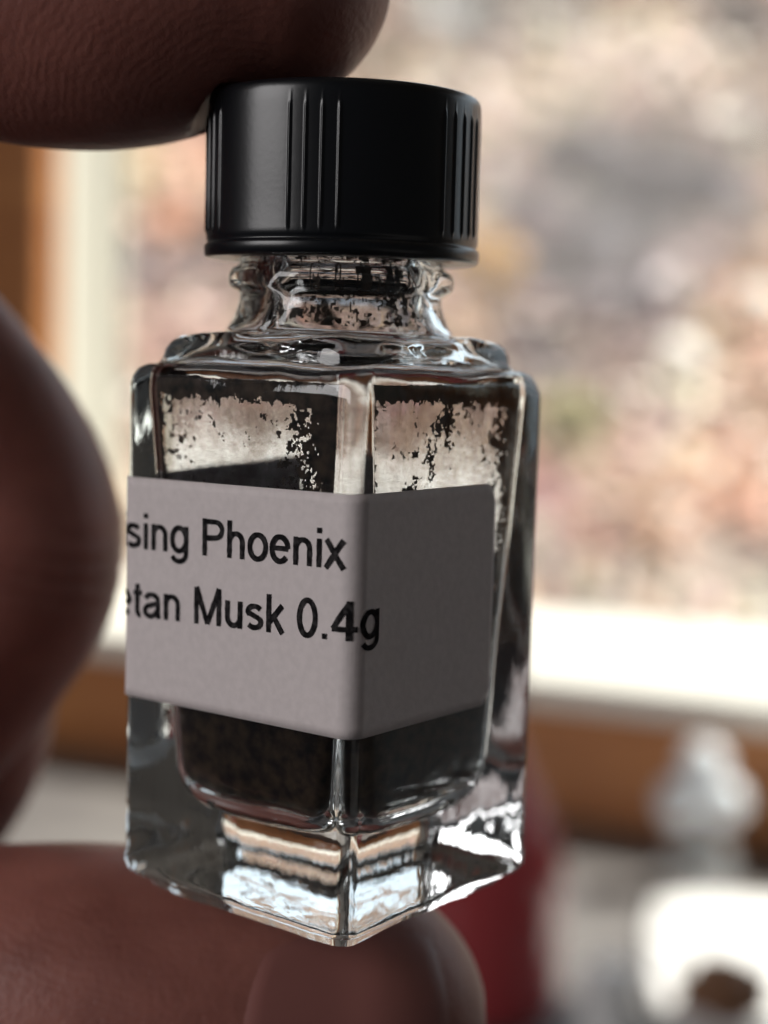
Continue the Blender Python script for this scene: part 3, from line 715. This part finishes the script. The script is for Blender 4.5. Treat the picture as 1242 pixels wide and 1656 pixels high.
def tube(pts, n=28, sub=10):
    """closed tapered tube through (x, y, z, ry, rz) stations, in units; ry across, rz the other way"""
    P = np.array(pts, float); st = []
    m = len(P)
    for i in range(m-1):
        p0, p1, p2, p3 = P[max(0, i-1)], P[i], P[i+1], P[min(m-1, i+2)]
        for k in range(sub):
            t = k/sub; st.append(0.5*((2*p1)+(-p0+p2)*t+(2*p0-5*p1+4*p2-p3)*t*t+(-p0+3*p1-3*p2+p3)*t**3))
    st.append(P[-1]); st = np.array(st)
    vs = []; fs = []
    up = np.array([0, 1.0, 0])
    def frame(i):
        d = st[min(i+1, len(st)-1), :3]-st[max(i-1, 0), :3]; d /= np.linalg.norm(d)
        a = up - d*(up@d); a /= np.linalg.norm(a); return d, a, np.cross(d, a)
    def add(c, a, bb, ra, rb):
        for k in range(n):
            t = 2*math.pi*k/n; vs.append(c + a*ra*math.cos(t) + bb*rb*math.sin(t))
    d, a, bb = frame(0); c = st[0]
    for k in range(6, 0, -1):
        t = k/7*math.pi/2; rr_ = (c[3]+c[4])/2; add(c[:3]-d*rr_*math.sin(t), a, bb, c[3]*math.cos(t), c[4]*math.cos(t))
    for i in range(len(st)):
        d, a, bb = frame(i); add(st[i, :3], a, bb, st[i, 3], st[i, 4])
    d, a, bb = frame(len(st)-1); c = st[-1]
    for k in range(1, 7):
        t = k/7*math.pi/2; rr_ = (c[3]+c[4])/2; add(c[:3]+d*rr_*math.sin(t), a, bb, c[3]*math.cos(t), c[4]*math.cos(t))
    R_ = len(vs)//n
    for i in range(R_-1):
        for k in range(n):
            q0, q1 = i*n+k, i*n+(k+1) % n; fs.append((q0, q1, q1+n, q0+n))
    fs.append(tuple(range(n))[::-1]); fs.append(tuple((R_-1)*n+k for k in range(n)))
    return vs, fs
DIGITS = [
 # index, tip on the cap
 [(-0.62, 0.10, 6.22, .96, .90), (-1.4, 0.12, 6.15, 1.10, 1.10), (-2.2, 0.16, 6.18, 1.12, 1.14), (-3.3, 0.25, 6.36, 1.05, 1.06), (-4.6, 0.5, 6.45, 1.12, 1.12), (-6.2, 0.9, 6.2, 1.28, 1.28), (-8.0, 1.6, 4.8, 1.35, 1.4), (-10.2, 2.6, 2.2, 1.6, 1.6)],
 # thumb under the base
 [(0.22, 0.50, -1.33, 1.0, 1.05), (-0.7, 0.55, -1.36, 1.18, 1.20), (-1.8, 0.65, -1.36, 1.26, 1.26), (-3.2, 0.90, -1.42, 1.22, 1.20), (-4.6, 1.3, -1.5, 1.28, 1.28), (-7.0, 2.1, -1.9, 1.6, 1.5), (-9.4, 3.2, -2.2, 2.0, 1.9)],
 # middle, knuckle toward the bottle
 [(-4.6, 3.1, -1.2, .82, .85), (-4.1, 3.2, -0.1, .92, .98), (-3.35, 3.25, 0.95, .98, 1.02), (-2.98, 3.3, 1.85, 1.02, 1.08), (-3.5, 3.35, 2.9, 1.02, 1.10), (-4.6, 3.5, 3.8, 1.08, 1.12), (-7.4, 3.9, 4.6, 1.35, 1.35), (-10.2, 4.2, 2.4, 1.6, 1.6)],
 # ring
 [(-5.6, 5.0, -2.6, .78, .8), (-4.5, 5.1, -1.5, .85, .9), (-3.85, 5.2, -0.3, .92, .95), (-4.2, 5.3, 0.9, .95, 1.0), (-6.0, 5.4, 2.4, 1.05, 1.05), (-8.2, 5.5, 3.2, 1.3, 1.3), (-10.4, 5.6, 1.8, 1.5, 1.5)],
 # little
 [(-6.8, 7.0, -3.4, .68, .7), (-5.9, 7.1, -2.2, .74, .78), (-5.5, 7.2, -0.9, .82, .85), (-6.4, 7.2, 0.4, .88, .9), (-8.2, 7.1, 1.4, 1.05, 1.05), (-10.4, 6.9, 0.8, 1.3, 1.3)],
 # palm and wrist
 [(-10.4, 3.0, 1.6, 1.9, 1.7), (-11.4, 3.6, -0.2, 2.5, 2.1), (-12.6, 4.2, -2.6, 2.8, 2.1), (-13.8, 4.6, -5.4, 2.6, 1.9), (-15.6, 4.8, -9.0, 2.6, 2.0), (-18.5, 4.8, -14.0, 3.0, 2.6)],
 [(-10.6, 6.4, 0.6, 1.6, 1.5), (-12.0, 6.2, -2.2, 2.0, 1.7), (-13.6, 5.6, -5.4, 2.0, 1.7)],
 [(-9.4, 3.2, -2.2, 1.9, 1.8), (-11.5, 3.6, -3.2, 2.3, 2.0), (-13.6, 4.4, -5.2, 2.2, 1.9)],
]
vs = []; fs = []
for dg in DIGITS:
    v, f = tube(dg); o0 = len(vs); vs += [tuple(p*U) for p in v]; fs += [tuple(i+o0 for i in q) for q in f]
me0 = mesh_from('hand_src', vs, fs)
tmp = bpy.data.objects.new('hand_src', me0); C.objects.link(tmp)
rm = tmp.modifiers.new('r', 'REMESH'); rm.mode = 'VOXEL'; rm.voxel_size = 0.00042
sm = tmp.modifiers.new('s', 'SMOOTH'); sm.factor = 0.6; sm.iterations = 14
dg_ = bpy.context.evaluated_depsgraph_get(); ev = tmp.evaluated_get(dg_)
me = bpy.data.meshes.new_from_object(ev); bpy.data.objects.remove(tmp); me.materials.clear()
co = np.empty(len(me.vertices)*3, dtype=np.float32); me.vertices.foreach_get('co', co); co = co.reshape(-1, 3)/U
# low relief of flesh
# flatten the index pad on the cap
rc = np.hypot(co[:, 0], co[:, 1]); m = (rc < 1.06) & (co[:, 2] < 5.46) & (co[:, 2] > 4.6)
tgt = np.where(rc < 0.955, 5.412, 5.412 - (rc-0.955)*3.0)
co[:, 2] = np.where(m & (co[:, 2] < tgt), tgt, co[:, 2])
# and the thumb pad under the base
bx = CT*co[:, 0]+ST*co[:, 1]; by = -ST*co[:, 0]+CT*co[:, 1]; hb = np.maximum(abs(bx), abs(by))
lim = -0.12 + np.clip((hb-0.84)*0.9, 0, None)
m = (hb < 1.25) & (co[:, 2] > lim) & (co[:, 2] < 0.9) & (co[:, 0] > -3)
co[:, 2] = np.where(m, lim, co[:, 2])
def crease(x0, y0, z0, dx, dz, width, depth, reach):
    """a shallow fold across a digit, perpendicular to the direction (dx, dz)"""
    global co
    l = math.hypot(dx, dz); t = ((co[:, 0]-x0)*dx + (co[:, 2]-z0)*dz)/l
    wob = 0.05*np.sin(co[:, 2]*4+co[:, 1]*3)
    near = np.exp(-(((co[:, 0]-x0)**2+(co[:, 1]-y0)**2+(co[:, 2]-z0)**2)/reach**2)**2)
    g = depth*np.exp(-((t+wob)/width)**2)*near
    c = np.stack([x0 + t*dx/l, np.full(len(t), y0), z0 + t*dz/l], 1); d = c-co; d /= np.maximum(np.linalg.norm(d, axis=1), 1e-6)[:, None]
    co += d*g[:, None]
for k, dp in ((-0.16, 0.030), (0.0, 0.045), (0.14, 0.030), (0.30, 0.02)):
    crease(-3.35+k, 0.9, -1.42, 1, 0.05, 0.035, dp, 1.9)
    crease(-2.98+k*0.6, 3.3, 1.85+k, 0.25, 1, 0.04, dp*0.8, 1.6)
me.vertices.foreach_set('co', (co*U).astype(np.float32).ravel()); me.update()
hand = link_mesh('person', me, skin_m, label='hand pinching the perfume bottle between index fingertip and thumb', category='person')
print('hand faces', len(me.polygons))
# thumb nail: a thin curved plate on the camera-facing side of the thumb tip
nail_m = material('nail', (0.27, 0.105, 0.090), 0.38); bump(nail_m, 400, 0.00004, stretch=(0.1, 1, 1))
from mathutils.bvhtree import BVHTree
bvh = BVHTree.FromPolygons([tuple(v) for v in (co*U)], [tuple(p.vertices) for p in me.polygons])
vs = []; fs = []; NA, NB = 30, 26
for i in range(NA+1):
    for k in range(NB+1):
        a = -1 + 2*i/NA; bq = -1 + 2*k/NB
        # squircle outline
        x = 0.17 + 0.82*a*math.sqrt(max(0, 1-0.42*bq*bq)); z = -1.12 + 0.80*bq*math.sqrt(max(0, 1-0.42*a*a))
        hit = bvh.ray_cast(Vector((x*U, -4*U, z*U)), Vector((0, 1, 0)))
        y = hit[0].y/U if hit[0] else 0
        e = max(abs(a), abs(bq)); vs.append((x*U, (y - 0.022 + 0.045*max(0, e-0.80)/0.20)*U, z*U))
for i in range(NA):
    for k in range(NB):
        q = i*(NB+1)+k; fs.append((q, q+NB+1, q+NB+2, q+1))
nl = link_mesh('thumb_nail', mesh_from('thumb_nail', vs, fs), nail_m, hand)
sd = nl.modifiers.new('t', 'SOLIDIFY'); sd.thickness = 0.0002; sd.offset = -1
